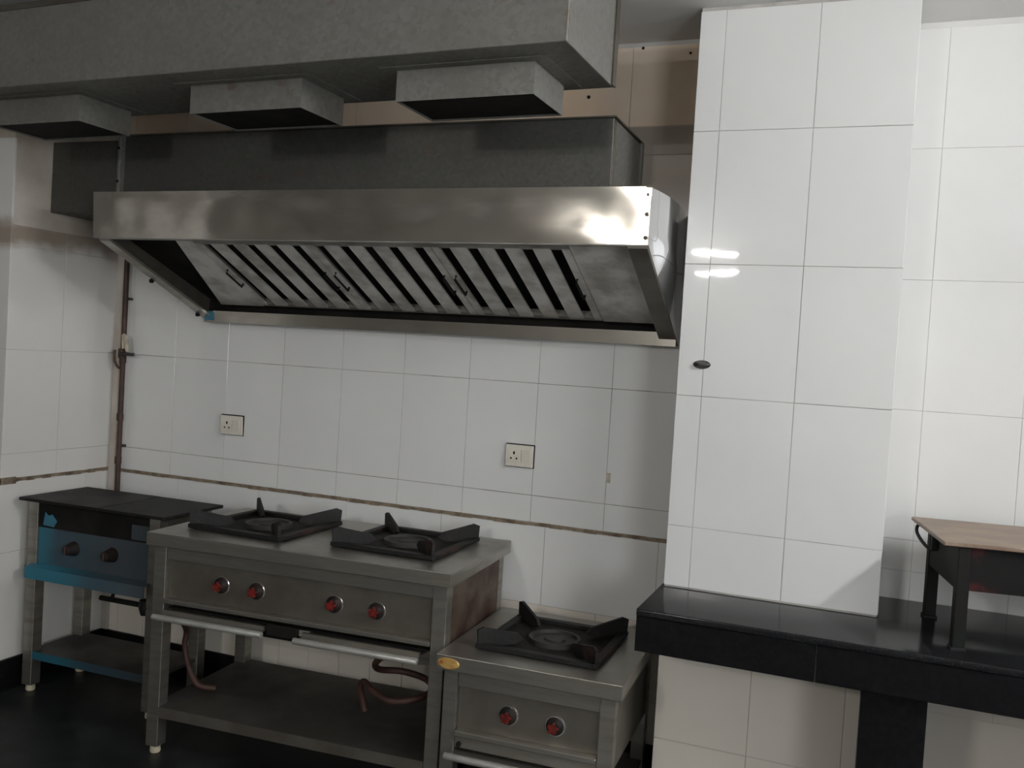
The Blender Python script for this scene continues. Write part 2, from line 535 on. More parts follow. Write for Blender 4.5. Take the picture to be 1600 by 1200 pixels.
# block of wall on the left
wl = struct(MB().box(-2.4, XL - 0.0025, YL + 0.0025, 0.0, 0.0, ZC).build('wall_left', 'plaster'))
PL = on_x(XL)
colsL = [YL + 0.288]
for z0, z1 in ((ZA, ZA + RH), (ZA - RH, ZA), (0.936, ZA - RH)):
    course(wl, 'tile_left', YL, -0.002, colsL, z0, z1, PL)
tile(wl, 'tile_left', 0.288, 0.085, (XL, YL, ZA + RH), (0, 1, 0), (1, 0, 0))
tile(wl, 'tile_left', 0.315, 0.085, (XL, YL + 0.288, ZA + RH), (0, 1, 0), (1, 0, 0))
course(wl, 'tile_left', YL, -0.002, [YL + 0.46], 0.612, 0.922, PL)
course(wl, 'tile_left', YL, -0.002, [YL + 0.23], 0.14, 0.612, PL)
mj = MB()
for i in range(14):
    y0 = YL + (0.603) * i / 14
    mj.box(XL - 0.004, XL + 0.003 + random.uniform(-0.0015, 0.0015), y0, y0 + 0.0435, 0.922 + random.uniform(-0.003, 0.003), 0.936 + random.uniform(-0.002, 0.002))
mj.box(XL - 0.004, XL + 0.004, YL, YL + 0.075, 0.912, 0.942)
mj.build('mortar_joint', 'dirt_joint', wl)
PLF = on_y(YL)
for z0, z1 in ((ZA + RH, ZA + 2 * RH), (ZA, ZA + RH), (ZA - RH, ZA), (0.936, ZA - RH), (0.612, 0.922), (0.14, 0.612)):
    course(wl, 'tile_left', -2.3, XL, [XL - 0.305 * k for k in range(6, 0, -1)], z0, z1, PLF)

struct(MB().box(XL, PX0, -0.012, 0.002, 0.0, 0.14, 0.002).build('baseboard_back', 'granite_dull'))
struct(MB().box(PX1, XR, -0.012, 0.002, 0.0, 0.14, 0.002).build('baseboard_right', 'granite_dull'))
struct(MB().box(XL - 0.002, XL + 0.012, YL, -0.012, 0.0, 0.14, 0.002).build('baseboard_left', 'granite_dull'))
struct(MB().box(-2.3, XL - 0.002, YL - 0.012, YL + 0.002, 0.0, 0.14, 0.002).build('baseboard_far_left', 'granite_dull'))
# plaster fillet in the corner and thin cove under the ceiling
struct(MB().box(XL, XL + 0.042, -0.010, 0.001, 0.14, 2.10, 0.003).build('trim_1', 'plaster'))
struct(MB().poly([(PX1, 0.0, ZC - 0.016), (PX1, -0.016, ZC), (PX1, 0.002, ZC)], (XR - PX1, 0, 0)).build('trim_2', 'plaster_white'))
struct(MB().poly([(XL, 0.0, ZC - 0.012), (XL, -0.012, ZC), (XL, 0.002, ZC)], (PX0 - XL, 0, 0)).build('trim_3', 'plaster_white'))

for x, z, r in ((1.966, 2.629, 0.007), (2.172, 2.806, 0.006), (2.060, 2.803, 0.005), (2.356, 2.776, 0.005)):
    MB().lathe([(0, 0.001), (r, 0.001), (r, -0.004), (0, -0.004)], 10, Matrix.Translation((x, -0.0012, z)) @ Matrix.Rotation(math.pi / 2, 4, 'X')).build('drill_hole', 'soot_and_shade', wb)
MB().box(2.134, 2.152, -0.0022, -0.0009, 1.128, 1.166).build('tape_scrap', 'cloth', wb)

# ------------------------------------------------------------------ lamps
def tube_lamp(name, label, loc, rotz, length, mat, group=None, r=0.014):
    t = thing(name, label, 'lamp', loc, rotz, group)
    MB().box(-length / 2 - 0.03, length / 2 + 0.03, 0.03, 0.06, -0.03, 0.03, 0.004).build('batten', 'white_plastic', t)
    for s in (-1, 1):
        MB().box(s * length / 2 - 0.015 * (1 - s) / 2 * 2, s * length / 2 + 0.015 * (1 + s) / 2 * 2, -0.02, 0.031, -0.018, 0.018, 0.003).build('lamp_holder', 'white_plastic', t)
    MB().cyl((-length / 2, 0, 0), (length / 2, 0, 0), r, 10).build('glass_tube', mat, t)
    return t
# on the right wall (faces -X): local +Y points into the wall
tube_lamp('tube_light', 'long white tube light high on the right wall, out of the photo', (XR - 0.061, -1.75, 2.62), -math.pi / 2, 1.2, 'tube')
# two short tubes on the wall behind the photographer: their reflections show on the pillar
tube_lamp('tube_light', 'upper short tube light of the pair on the wall behind the camera', (1.575, YF + 0.061, 2.705), math.pi, 0.40, 'tube_far', 'pair of short tube lights', 0.0105)
tube_lamp('tube_light', 'lower short tube light of the pair on the wall behind the camera', (1.58, YF + 0.061, 2.505), math.pi, 0.42, 'tube_far', 'pair of short tube lights', 0.0105)

# ------------------------------------------------------------------ granite counter
ct = thing('granite_counter', 'long black granite counter running past the tiled pillar', 'counter', (PX0, -0.66, 0.0))
def cb(x0, x1, y0, y1, z0, z1, c=0.0, name='x', mat='granite', seg=1):
    return MB().box(x0 - PX0, x1 - PX0, y0 + 0.66, y1 + 0.66, z0, z1, c, seg).build(name, mat, ct)
X0C, X1C, YC = 2.440, XR - 0.001, -0.665
YK = PY - 0.001                              # one slab notched around the pillar
ol = [(X0C, YC), (X1C, YC), (X1C, -0.002), (PX1 + 0.002, -0.002), (PX1 + 0.002, YK), (PX0 - 0.002, YK), (PX0 - 0.002, -0.16), (X0C, -0.16)]
t = MB().poly([(x - PX0, y + 0.66, CT - 0.022) for x, y in ol], (0, 0, 0.022))
fe = [e_ for e_ in t.bm.edges if all(abs(v.co.y - (YC + 0.66)) < 1e-5 for v in e_.verts) and abs(e_.verts[0].co.z - e_.verts[1].co.z) < 1e-6]
bmesh.ops.bevel(t.bm, geom=fe, offset=0.004, segments=3, affect='EDGES', profile=0.5)
t.build('top_slab', 'granite', ct, 40)
cb(X0C, 2.977, YC + 0.004, YC + 0.024, 0.702, CT - 0.0225, 0.001, 'front_apron', 'granite_dull')
cb(2.979, X1C, YC + 0.004, YC + 0.024, 0.702, CT - 0.0225, 0.001, 'front_apron', 'granite_dull')
cb(X0C, X0C + 0.02, YC + 0.025, -0.16, 0.702, CT - 0.0225, 0.001, 'end_apron', 'granite_dull')
cb(3.107, 3.283, YC + 0.025, PY - 0.003, 0.0, CT - 0.0225, 0.002, 'support_panel', 'granite_dull')
cb(4.70, 4.88, YC + 0.025, -0.014, 0.0, CT - 0.0225, 0.002, 'support_panel', 'granite_dull')

# black rubber plug on the pillar
t = MB()
t.lathe([(0, 0.012), (0.022, 0.011), (0.028, 0.006), (0.030, 0.0), (0.0, 0.0)], 20,
        Matrix.Translation((2.5295, PY, 1.609)) @ Matrix.Rotation(math.pi / 2, 4, 'X') @ Matrix.Diagonal((1, 0.5, 1, 1)))
tag(t.build('rubber_plug', 'black_plastic', None, 40), 'small black oval plug on the white tiled pillar', 'plug')

# ------------------------------------------------------------------ sockets
def socket(label, x, z, rx, rz):
    t = thing('switch_socket', label, 'socket', (x, -0.0005, z), 0, 'switched sockets on the tiled wall')
    t.rotation_euler = (rx, 0, rz)
    w, h = 0.118, 0.088
    MB().box(-w / 2 - 0.003, w / 2 + 0.003, -0.005, 0.0, -h / 2 - 0.003, h / 2 + 0.004, 0.001).build('recess_shade', 'soot_and_shade', t)  # oversized dark plate painting the shadow gap behind the cover
    MB().box(-w / 2, w / 2, -0.014, -0.005, -h / 2, h / 2, 0.003, 2).build('cover_plate', 'white_plastic', t)
    so = MB().box(-0.047, 0.004, -0.0165, -0.0135, -0.026, 0.026, 0.001).build('socket_face', 'white_plastic', t)
    for dx, dz, r, e in ((-0.022, 0.011, 0.0042, 1.7), (-0.034, -0.011, 0.0040, 1.0), (-0.010, -0.011, 0.0040, 1.0)):
        MB().lathe([(0, 0.0006), (r, 0.0006), (r, -0.004), (0, -0.004)], 12,
                   Matrix.Translation((dx, -0.0165, dz)) @ Matrix.Rotation(math.pi / 2, 4, 'X') @ Matrix.Diagonal((1, e, 1, 1))).build('pin_hole', 'soot_and_shade', so)
    MB().poly([(0.010, -0.0135, -0.026), (0.010, -0.0150, -0.026), (0.010, -0.0195, 0.026), (0.010, -0.0135, 0.026)], (0.036, 0, 0)).build('rocker_switch', 'white_plastic', t)
    return t
socket('ivory switched socket on the tiled wall, the one nearer to the brown gas pipe', 0.352, 1.203, 0.05, 0.03)
socket('ivory switched socket on the tiled wall, the one nearer to the pillar', 1.772, 1.198, 0.0, 0.0)

# ------------------------------------------------------------------ gas pipe in the corner
gp = thing('gas_pipe', 'thin rust-brown gas pipe standing in the left corner', 'pipe', (-0.288, -0.032, 0.62))
gz = lambda z: z - 0.62
MB().cyl((0.004, 0, 0), (-0.002, 0, gz(2.105)), 0.0125, 14).build('riser', 'pipe', gp, 40)
for z in (1.19, 1.47, 0.98):
    MB().cyl((0, 0, gz(z - 0.018)), (0, 0, gz(z + 0.018)), 0.0165, 12, c=0.003).build('coupling', 'pipe', gp, 40)
vv = MB().cyl((-0.002, -0.004, gz(1.475)), (-0.002, -0.004, gz(1.52)), 0.019, 8, c=0.003).build('valve_body', 'pipe', gp, 40)
MB().box(-0.012, 0.088, -0.022, -0.014, gz(1.487), gz(1.503), 0.003).build('valve_lever', 'black_plastic', vv)
MB().tube([(-0.004, -0.014, gz(1.425)), (-0.018, -0.017, gz(1.436)), (-0.030, -0.020, gz(1.458)), (-0.032, -0.020, gz(1.485)), (-0.031, -0.020, gz(1.512))], 0.0065, 8).build('side_hook', 'pipe', gp, 40)
for z in (1.76, 1.05):
    MB().box(-0.018, 0.018, 0.008, 0.031, gz(z - 0.006), gz(z + 0.006), 0.002).build('pipe_clip', 'pipe', gp)
t = MB()
t.tube([(-0.275, -0.047, 1.585), (-0.258, -0.050, 1.575), (-0.250, -0.052, 1.555), (-0.253, -0.050, 1.530), (-0.246, -0.046, 1.505)], 0.010, 7)
t.tube([(-0.276, -0.047, 1.588), (-0.272, -0.050, 1.555), (-0.266, -0.052, 1.520)], 0.009, 7)
tag(t.build('rag', 'cloth', None, 60), 'scrap of pale cloth tied to the brown gas pipe', 'rag')

# ------------------------------------------------------------------ extractor hood
HX0, HX1, HYF = 0.075, 2.385, -0.600
HZT, HZB, HZW = 2.162, 1.977, 1.670
hood = thing('extractor_hood', 'stainless steel extractor hood with slanted baffle filters over the cookers', 'hood', (1.23, -0.3, HZW))
hx, hy, hz = (lambda v: v - 1.23), (lambda v: v + 0.3), (lambda v: v - HZW)
def hp(p): return (hx(p[0]), hy(p[1]), hz(p[2]))

# dented front panel: a closed sheet with real dents
t = MB()
bm = t.bm
nx, nz = 96, 10
fr, bk = [], []
for i in range(nx + 1):
    x = HX0 + (HX1 - HX0) * i / nx
    rowf, rowb = [], []
    for j in range(nz + 1):
        z = HZB + (HZT - HZB) * j / nz
        e = min(i, nx - i, 4) / 4.0 * min(j, nz - j, 2) / 2.0
        d = 0.0060 * noise.noise(Vector((x * 2.6, 3.7, z * 6.0))) + 0.0020 * noise.noise(Vector((x * 8.0, 1.2, z * 9.0)))
        d *= e
        s = max(0.0, min(1.0, (x - 2.05) / 0.33))
        d += 0.009 * s * s * 1.0                      # sprung right end, turned a little to the right
        d -= 0.046 * (z - 2.07) * 1.0                  # leans outward at the top
        g = math.exp(-(((x - 2.13) / 0.012) ** 2 + ((z - 2.045) / 0.010) ** 2))
        d += 0.0022 * g
        rowf.append(bm.verts.new(hp((x, HYF + d, z))))
        rowb.append(bm.verts.new(hp((x, HYF + d + 0.0025, z))))
    fr.append(rowf)
    bk.append(rowb)
for i in range(nx):
    for j in range(nz):
        bm.faces.new((fr[i][j], fr[i + 1][j], fr[i + 1][j + 1], fr[i][j + 1]))
        bm.faces.new((bk[i][j], bk[i][j + 1], bk[i + 1][j + 1], bk[i + 1][j]))
for i in range(nx):
    bm.faces.new((fr[i][0], bk[i][0], bk[i + 1][0], fr[i + 1][0]))
    bm.faces.new((fr[i][nz], fr[i + 1][nz], bk[i + 1][nz], bk[i][nz]))
for j in range(nz):
    bm.faces.new((fr[0][j], fr[0][j + 1], bk[0][j + 1], bk[0][j]))
    bm.faces.new((fr[nx][j], bk[nx][j], bk[nx][j + 1], fr[nx][j + 1]))
t.build('front_panel', 'hood_steel', hood, 50)
# rivets on the right corner of the front
for z in (2.137, 2.075, 2.000):
    MB().lathe([(0, 0.003), (0.005, 0.002), (0.007, 0.0)], 10, Matrix.Translation(hp((HX1 - 0.012, HYF + 0.006, z))) @ Matrix.Rotation(math.pi / 2, 4, 'X')).build('rivet', 'steel_dark', hood)
# top sheet, ends, back sheet
MB().box(hx(HX0), hx(HX1), hy(HYF + 0.004), hy(-0.003), hz(HZT - 0.004), hz(HZT)).build('top_sheet', 'steel', hood)
t = MB()                                   # right end: polished, bellied a little outward
gi, gj = 18, 8
ga, gb = [], []
for i in range(gi + 1):
    q = i / gi
    y = HYF + 0.006 + q * (-0.003 - HYF - 0.006)
    zb = HZB + q * (HZW - HZB)
    ra, rb = [], []
    for j in range(gj + 1):
        z = zb + (HZT - 0.004 - zb) * j / gj
        belly = 0.026 * math.sin(math.pi * min(1.0, q ** 0.8)) * min(1.0, j / 3.0)
        ra.append(t.bm.verts.new(hp((HX1 + belly, y, z))))
        rb.append(t.bm.verts.new(hp((HX1 + belly - 0.003, y, z))))
    ga.append(ra)
    gb.append(rb)
for i in range(gi):
    for j in range(gj):
        t.bm.faces.new((ga[i][j], ga[i + 1][j], ga[i + 1][j + 1], ga[i][j + 1]))
        t.bm.faces.new((gb[i][j], gb[i][j + 1], gb[i + 1][j + 1], gb[i + 1][j]))
    t.bm.faces.new((ga[i][0], gb[i][0], gb[i + 1][0], ga[i + 1][0]))
    t.bm.faces.new((ga[i][gj], ga[i + 1][gj], gb[i + 1][gj], gb[i][gj]))
for j in range(gj):
    t.bm.faces.new((ga[0][j], ga[0][j + 1], gb[0][j + 1], gb[0][j]))
    t.bm.faces.new((ga[gi][j], gb[gi][j], gb[gi][j + 1], ga[gi][j + 1]))
t.build('end_sheet', 'mirror_steel', hood, 50)
MB().poly([hp((0.105, HYF + 0.006, HZT - 0.004)), hp((0.105, HYF + 0.006, HZB)), hp((0.185, -0.003, HZW)), hp((0.185, -0.003, HZT - 0.004))], (0.003, 0, 0)).build('end_sheet', 'steel_dark', hood)
MB().box(hx(0.19), hx(HX1 - 0.004), hy(-0.006), hy(-0.002), hz(HZW), hz(HZT - 0.004)).build('back_sheet', 'soot_and_shade', hood)
# rims under the opening
def rim(p, q, w, th, name, mat):
    """flat bar from p to q, widened along +X by w and thickened along +Z by th"""
    pts = [Vector(p), Vector(p) + Vector((w, 0, 0)), Vector(q) + Vector((w, 0, 0)), Vector(q)]
    return MB().poly([hp(v) for v in pts], (0, 0, th)).build(name, mat, hood)
rim((0.112, HYF + 0.004, HZB - 0.012), (0.192, -0.006, HZW), 0.052, 0.012, 'side_rim', 'steel')
rim((HX1 - 0.066, HYF + 0.004, HZB - 0.012), (HX1 - 0.066, -0.006, HZW), 0.064, 0.012, 'side_rim', 'steel_dark')
MB().box(hx(HX0 + 0.03), hx(HX1 - 0.002), hy(HYF + 0.003), hy(HYF + 0.034), hz(HZB - 0.003), hz(HZB + 0.001)).build('front_rim', 'hood_inner', hood)
gt = MB()
gt.box(hx(0.205), hx(HX1 - 0.002), hy(-0.058), hy(-0.055), hz(HZW + 0.004), hz(HZW + 0.052))
gt.box(hx(0.205), hx(HX1 - 0.002), hy(-0.058), hy(-0.006), hz(HZW), hz(HZW + 0.004))
gt.build('grease_gutter', 'hood_steel', hood)
MB().box(hx(0.210), hx(0.262), hy(-0.0592), hy(-0.0581), hz(HZW + 0.008), hz(HZW + 0.049)).build('film_scrap', 'film_flat', hood)
for px_, py_, pz_ in ((0.148, -0.33, 1.828), (0.188, -0.075, 1.700)):
    MB().cyl(hp((px_ - 0.012, py_, pz_)), hp((px_ + 0.0, py_, pz_)), 0.009, 10).build('bolt', 'soot_and_shade', hood)

# slanted filter bank
FA, FB = Vector((0, HYF + 0.066, 1.973)), Vector((0, -0.060, 1.752))     # front-top and back-bottom of the bank
fdir = (FB - FA).normalized()
flen = (FB - FA).length
fn = Vector((0, fdir.z, -fdir.y)).normalized()           # plane normal
if fn.z > 0:
    fn = -fn                                              # pointing down to the cookers
def fpt(x, s, h): return Vector((x, 0, 0)) + FA + fdir * s + fn * h
def fquad(t, xa0, xa1, xb0, xb1, s0, s1, h0, h1):
    """prism on the bank: x-range at s0, x-range at s1, between heights h0 and h1"""
    p = [fpt(xa0, s0, h0), fpt(xa1, s0, h0), fpt(xb1, s1, h0), fpt(xb0, s1, h0)]
    t.poly([hp(v) for v in p], fn * (h1 - h0))
    return t
fquad(MB(), 0.12, 2.372, 0.19, 2.372, -0.045, flen + 0.03, -0.050, -0.046).build('void_shade_sheet', 'soot_and_shade', hood)  # black sheet painting the shade in the slots and front gap
fquad(MB(), 0.455, 0.530, 0.300, 0.530, -0.022, flen, -0.004, 0.0).build('blank_panel', 'baffle', hood)
fquad(MB(), 2.102, 2.335, 2.102, 2.335, -0.028, flen, -0.004, 0.0).build('blank_panel', 'baffle', hood)
for k in range(3):
    x0 = 0.532 + k * 0.5233
    fw = 0.5213
    t = MB()
    ring = []
    for h in (-0.030, -0.002):
        for m_ in (0.0, 0.012):
            ring.append([t.bm.verts.new(hp(fpt(xx, ss, h))) for xx, ss in ((x0 + m_, -0.005 + m_ * 2), (x0 + fw - m_, -0.005 + m_ * 2), (x0 + fw - m_, flen - m_ * 2), (x0 + m_, flen - m_ * 2))])
    for i in range(4):
        j = (i + 1) % 4
        for A, B in ((0, 1), (1, 3), (3, 2), (2, 0)):
            t.bm.faces.new((ring[A][i], ring[A][j], ring[B][j], ring[B][i]))
    f = t.build('baffle_filter', 'hood_inner', hood)
    edges = [0.0, 0.052, 0.160, 0.262, 0.366, 0.470, fw]
    gap = 0.043
    for i in range(6):
        a = x0 + edges[i] + (gap / 2 if i else 0.001)
        b = x0 + edges[i + 1] - (gap / 2 if i < 5 else 0.001)
        t = MB()
        s0, s1 = 0.012, flen - 0.012
        fquad(t, a, b, a, b, s0, s1, -0.003, 0.0)
        fquad(t, a, a + 0.002, a, a + 0.002, s0, s1, -0.007, -0.003)
        fquad(t, b - 0.002, b, b - 0.002, b, s0, s1, -0.007, -0.003)
        t.build('baffle', 'baffle', f)
    for xx in (x0 + 0.022, x0 + fw - 0.024):
        h = MB()
        c = [fpt(xx, flen * 0.40, 0.0), fpt(xx, flen * 0.40, 0.016), fpt(xx, flen * 0.62, 0.016), fpt(xx, flen * 0.62, 0.0)]
        h.tube([hp(v) for v in c], 0.0045, 8)
        h.build('lift_handle', 'soot_and_shade', f)

# ------------------------------------------------------------------ exhaust duct on the hood
ed = thing('exhaust_duct', 'dull grey box duct lying along the top of the hood', 'duct', (1.1, -0.2, HZT))
e = lambda x0, x1, y0, y1, z0, z1: (x0 - 1.1, x1 - 1.1, y0 + 0.2, y1 + 0.2, z0 - HZT, z1 - HZT)
MB().box(*e(0.035, 2.192, -0.405, -0.004, HZT + 0.001, 2.436), 0.002).build('plenum_box', 'galv_dark', ed)
MB().box(*e(0.030, 2.200, -0.411, -0.004, 2.4362, 2.442)).build('lid_seam', 'steel_dark', ed)
MB().box(*e(2.1922, 2.1945, -0.392, -0.031, HZT + 0.001, 2.430)).build('end_sheet', 'galv', ed)  # paler sheet: the pillar's reflection is put into this end's colour
MB().box(*e(2.1925, 2.202, -0.030, -0.004, HZT + 0.001, 2.436)).build('corner_flange', 'galv', ed)
MB().box(*e(2.1925, 2.199, -0.400, -0.392, HZT + 0.001, 2.430)).build('corner_flange', 'steel_dark', ed)
MB().box(*e(XL + 0.001, 0.020, -0.412, -0.020, 2.110, 2.418), 0.002).build('side_duct', 'galv_dark', ed)
fl = MB().box(*e(0.0205, 0.0345, -0.432, -0.004, HZT + 0.002, 2.446), 0.001).build('joint_flange', 'galv', ed)
for z in (2.24, 2.38):
    MB().cyl((0.0275 - 1.1, -0.436 + 0.2, z - HZT), (0.0275 - 1.1, -0.430 + 0.2, z - HZT), 0.006, 8).build('bolt', 'soot_and_shade', fl)

# ------------------------------------------------------------------ supply duct near the ceiling
DROT = math.radians(-1.6)
sd = thing('supply_duct', 'large galvanised air duct hung below the ceiling with boxed outlets', 'duct', (2.255, -1.125, 2.45), DROT)
DL, DD, DH = 3.85, 0.43, 0.292
t = MB()
t.box(-DL, 0, 0, DD, 0, DH, 0.002)
t.build('duct_body', 'galv', sd)
MB().box(0.0, 0.006, DD - 0.030, DD + 0.004, 0.0, DH, 0.0).build('end_flange', 'steel_dark', sd)
MB().box(-DL, 0.0, -0.004, 0.0, DH - 0.022, DH, 0.0).build('top_seam', 'steel_dark', sd)
for xa in (-0.595, -1.400, -2.368, -3.33):
    o = MB()
    z0, z1 = -0.097, 0.0
    y0, y1 = 0.125, 0.365
    th = 0.0025
    o.box(xa, xa + 0.455, y0, y0 + th, z0, z1)
    o.box(xa, xa + 0.455, y1 - th, y1, z0, z1)
    o.box(xa, xa + th, y0 + th, y1 - th, z0, z1)
    o.box(xa + 0.455 - th, xa + 0.455, y0 + th, y1 - th, z0, z1)
    ob = o.build('outlet_box', 'galv', sd)
    c = MB()
    c.box(xa - 0.045, xa + 0.500, y0 - 0.035, y0 - 0.001, -0.003, -0.0005)
    c.box(xa - 0.045, xa + 0.500, y1 + 0.001, y1 + 0.035, -0.003, -0.0005)
    c.box(xa - 0.045, xa - 0.001, y0 - 0.001, y1 + 0.001, -0.003, -0.0005)
    c.box(xa + 0.456, xa + 0.500, y0 - 0.001, y1 + 0.001, -0.003, -0.0005)
    c.build('collar', 'galv', ob)
    MB().box(xa + th, xa + 0.455 - th, y0 + th, y1 - th, z0 + 0.006, z0 + 0.008).build('throat_shade', 'soot_and_shade', ob)  # black sheet painting the dark inside of the open outlet
for xa in (-0.5, -1.7, -2.9):
    MB().box(xa, xa + 0.03, 0.20, 0.203, DH, ZC - 2.45 + 0.0).build('hanger_strap', 'galv', sd)

# ------------------------------------------------------------------ cookers
def knob(parent, u, v, z, axis_len=0.030, r=0.030):
    k = MB().lathe([(0, 0.004), (r + 0.004, 0.003), (r + 0.006, 0.0), (0, 0.0)], 24,
                   Matrix.Translation((u, v, z)) @ Matrix.Rotation(math.pi / 2, 4, 'X')).build('knob', 'steel_bright', parent, 40)
    MB().lathe([(0, axis_len * 0.72), (r * 0.62, axis_len * 0.7), (r * 0.95, 0.006), (r, 0.0041), (0, 0.0041)], 24,
               Matrix.Translation((u, v, z)) @ Matrix.Rotation(math.pi / 2, 4, 'X')).build('knob_skirt', 'dull_black', k, 40)
    pts = []
    for i in range(20):
        a = 2 * math.pi * i / 20
        rr = r * (0.62 if (i // 2) % 2 == 0 else 0.40)
        pts.append((u + rr * math.cos(a), v - axis_len * 0.70, z + rr * math.sin(a)))
    MB().poly(pts, (0, -axis_len * 0.42, 0)).build('knob_grip', 'red_plastic', k)
    return k

def leg(parent, u, v, z1, s=0.045, mat='steel', foot=True):
    l = MB().box(u, u + s, v, v + s, 0.03, z1, 0.0012).build('leg', mat, parent)
    if foot:
        MB().lathe([(0, 0.0), (0.018, 0.0), (0.021, 0.006), (0.017, 0.034), (0, 0.034)], 14, Matrix.Translation((u + s / 2, v + s / 2, 0))).build('foot', 'beige_foot', l, 40)
    return l

def pan_support(label, cooker, cu, cv, z, side, rot):
    c, s = math.cos(cooker.rotation_euler.z), math.sin(cooker.rotation_euler.z)
    x = cooker.location.x + c * cu - s * cv
    y = cooker.location.y + s * cu + c * cv
    t = thing('pan_support', label, 'pan support', (x, y, z), cooker.rotation_euler.z + math.radians(rot), 'cast iron pan supports')
    h = side / 2
    fr_ = MB()
    bw = 0.030
    fr_.box(-h, h, -h, -h + bw, 0.0, 0.016, 0.002)
    fr_.box(-h, h, h - bw, h, 0.0, 0.016, 0.002)
    fr_.box(-h, -h + bw, -h + bw, h - bw, 0.0, 0.016, 0.002)
    fr_.box(h - bw, h, -h + bw, h - bw, 0.0, 0.016, 0.002)
    fr_.build('base_frame', 'iron', t)
    for k in range(4):
        a = math.pi / 4 + k * math.pi / 2
        d = Vector((math.cos(a), math.sin(a), 0))
        nrm = Vector((-d.y, d.x, 0))
        ro, ri = h * 1.37, h * 0.58
        th = 0.011
        prof = [(ro, 0.004), (ro + 0.004, 0.062), (ro - 0.018, 0.070), (ri + 0.02, 0.040), (ri, 0.020), (ri + 0.03, 0.004)]
        MB().poly([d * r_ + Vector((0, 0, zz)) - nrm * th / 2 for r_, zz in prof], nrm * th).build('arm', 'iron', t)
    return t

def burner(parent, u, v, z, hw):
    b_ = MB().box(u - hw, u + hw, v - hw, v + hw, z + 0.0005, z + 0.003).build('burner_hole_shade', 'soot_and_shade', parent)  # flat dark sheet painting the shade of the deep burner hole
    MB().lathe([(0, 0.016), (0.035, 0.016), (0.040, 0.010), (0.075, 0.010), (0.080, 0.020), (0.092, 0.020), (0.096, 0.0031), (0, 0.0031)], 28,
               Matrix.Translation((u, v, z))).build('burner_ring', 'burner', b_, 40)
    return b_

# wide two-ring cooker
mc = thing('gas_cooker', 'wide stainless two-burner gas cooker with four red knobs', 'cooker', (0.570, -0.752, 0.0), 0.066)
MW, MD, MZ = 1.237, 0.655, 0.854
MB().box(0, MW, 0, MD, MZ - 0.050, MZ, 0.003, 2).build('worktop', 'steel', mc)
for u, v in ((0.018, 0.028), (MW - 0.075, 0.028), (0.018, MD - 0.065), (MW - 0.075, MD - 0.065)):
    leg(mc, u, v, MZ - 0.051, 0.052)
MB().box(0.071, MW - 0.076, 0.036, 0.046, 0.752, MZ - 0.051, 0.001).build('fascia_rail', 'steel', mc)
fp = MB().box(0.071, MW - 0.076, 0.050, 0.056, 0.604, 0.7515).build('front_panel', 'steel_dark', mc)
for u, z in ((0.304, 0.679), (0.455, 0.678), (0.776, 0.675), (0.943, 0.674)):
    knob(fp, u, 0.050, z)
MB().box(0.071, MW - 0.076, 0.020, 0.055, 0.586, 0.6035, 0.003).build('front_ledge', 'steel', mc)
MB().box(0.071, MW - 0.076, 0.056, MD - 0.08, 0.560, 0.565).build('tray_runner', 'soot_and_shade', mc)
for a, b in ((0.055, 0.525), (0.655, 1.135)):
    tr = MB()
    tr.box(a + 0.02, b - 0.005, -0.006, MD - 0.14, 0.548, 0.553)
    tr.box(a + 0.02, b - 0.005, 0.010, 0.022, 0.553, 0.566)
    o = tr.build('drip_tray', 'steel', mc)
    MB().cyl((a, -0.012, 0.541), (b, -0.012, 0.541), 0.012, 14, c=0.002).build('tray_lip', 'lip', o, 40)
MB().box(0.527, 0.653, 0.012, 0.030, 0.535, 0.575, 0.002).build('tray_gap_shade', 'soot_and_shade', mc)  # dark block painting the shade in the gap between the trays
sp_ = MB().box(MW - 0.030, MW - 0.025, 0.082, MD - 0.066, 0.575, MZ - 0.051).build('side_panel', 'rust_panel', mc)
sp_['label'] = 'rust-brown stained side panel'
MB().box(0.022, 0.027, 0.082, MD - 0.066, 0.575, MZ - 0.051).build('side_panel', 'steel_dark', mc)
MB().box(0.072, MW - 0.077, MD - 0.03, MD - 0.025, 0.575, MZ - 0.051).build('back_panel', 'steel_dark', mc)
sh = MB()
sh.box(0.030, MW - 0.032, 0.030, MD - 0.02, 0.170, 0.186)
sl = sh.build('lower_shelf', 'shelf', mc)
MB().box(0.071, MW - 0.076, 0.026, 0.0295, 0.146, 0.1865).build('shelf_edge', 'steel_dark', sl)
MB().cyl((0.10, 0.11, 0.505), (1.05, 0.11, 0.505), 0.012, 12).build('gas_manifold', 'soot_and_shade', mc, 40)
for u, v, hw in ((0.315, 0.335, 0.205), (0.915, 0.355, 0.195)):
    burner(mc, u, v, MZ, hw)
pan_support('black cast iron pan support on the left half of the wide cooker', mc, 0.310, 0.333, MZ + 0.003, 0.430, -4.5)
pan_support('black cast iron pan support on the right half of the wide cooker', mc, 0.915, 0.352, MZ + 0.003, 0.425, -3)

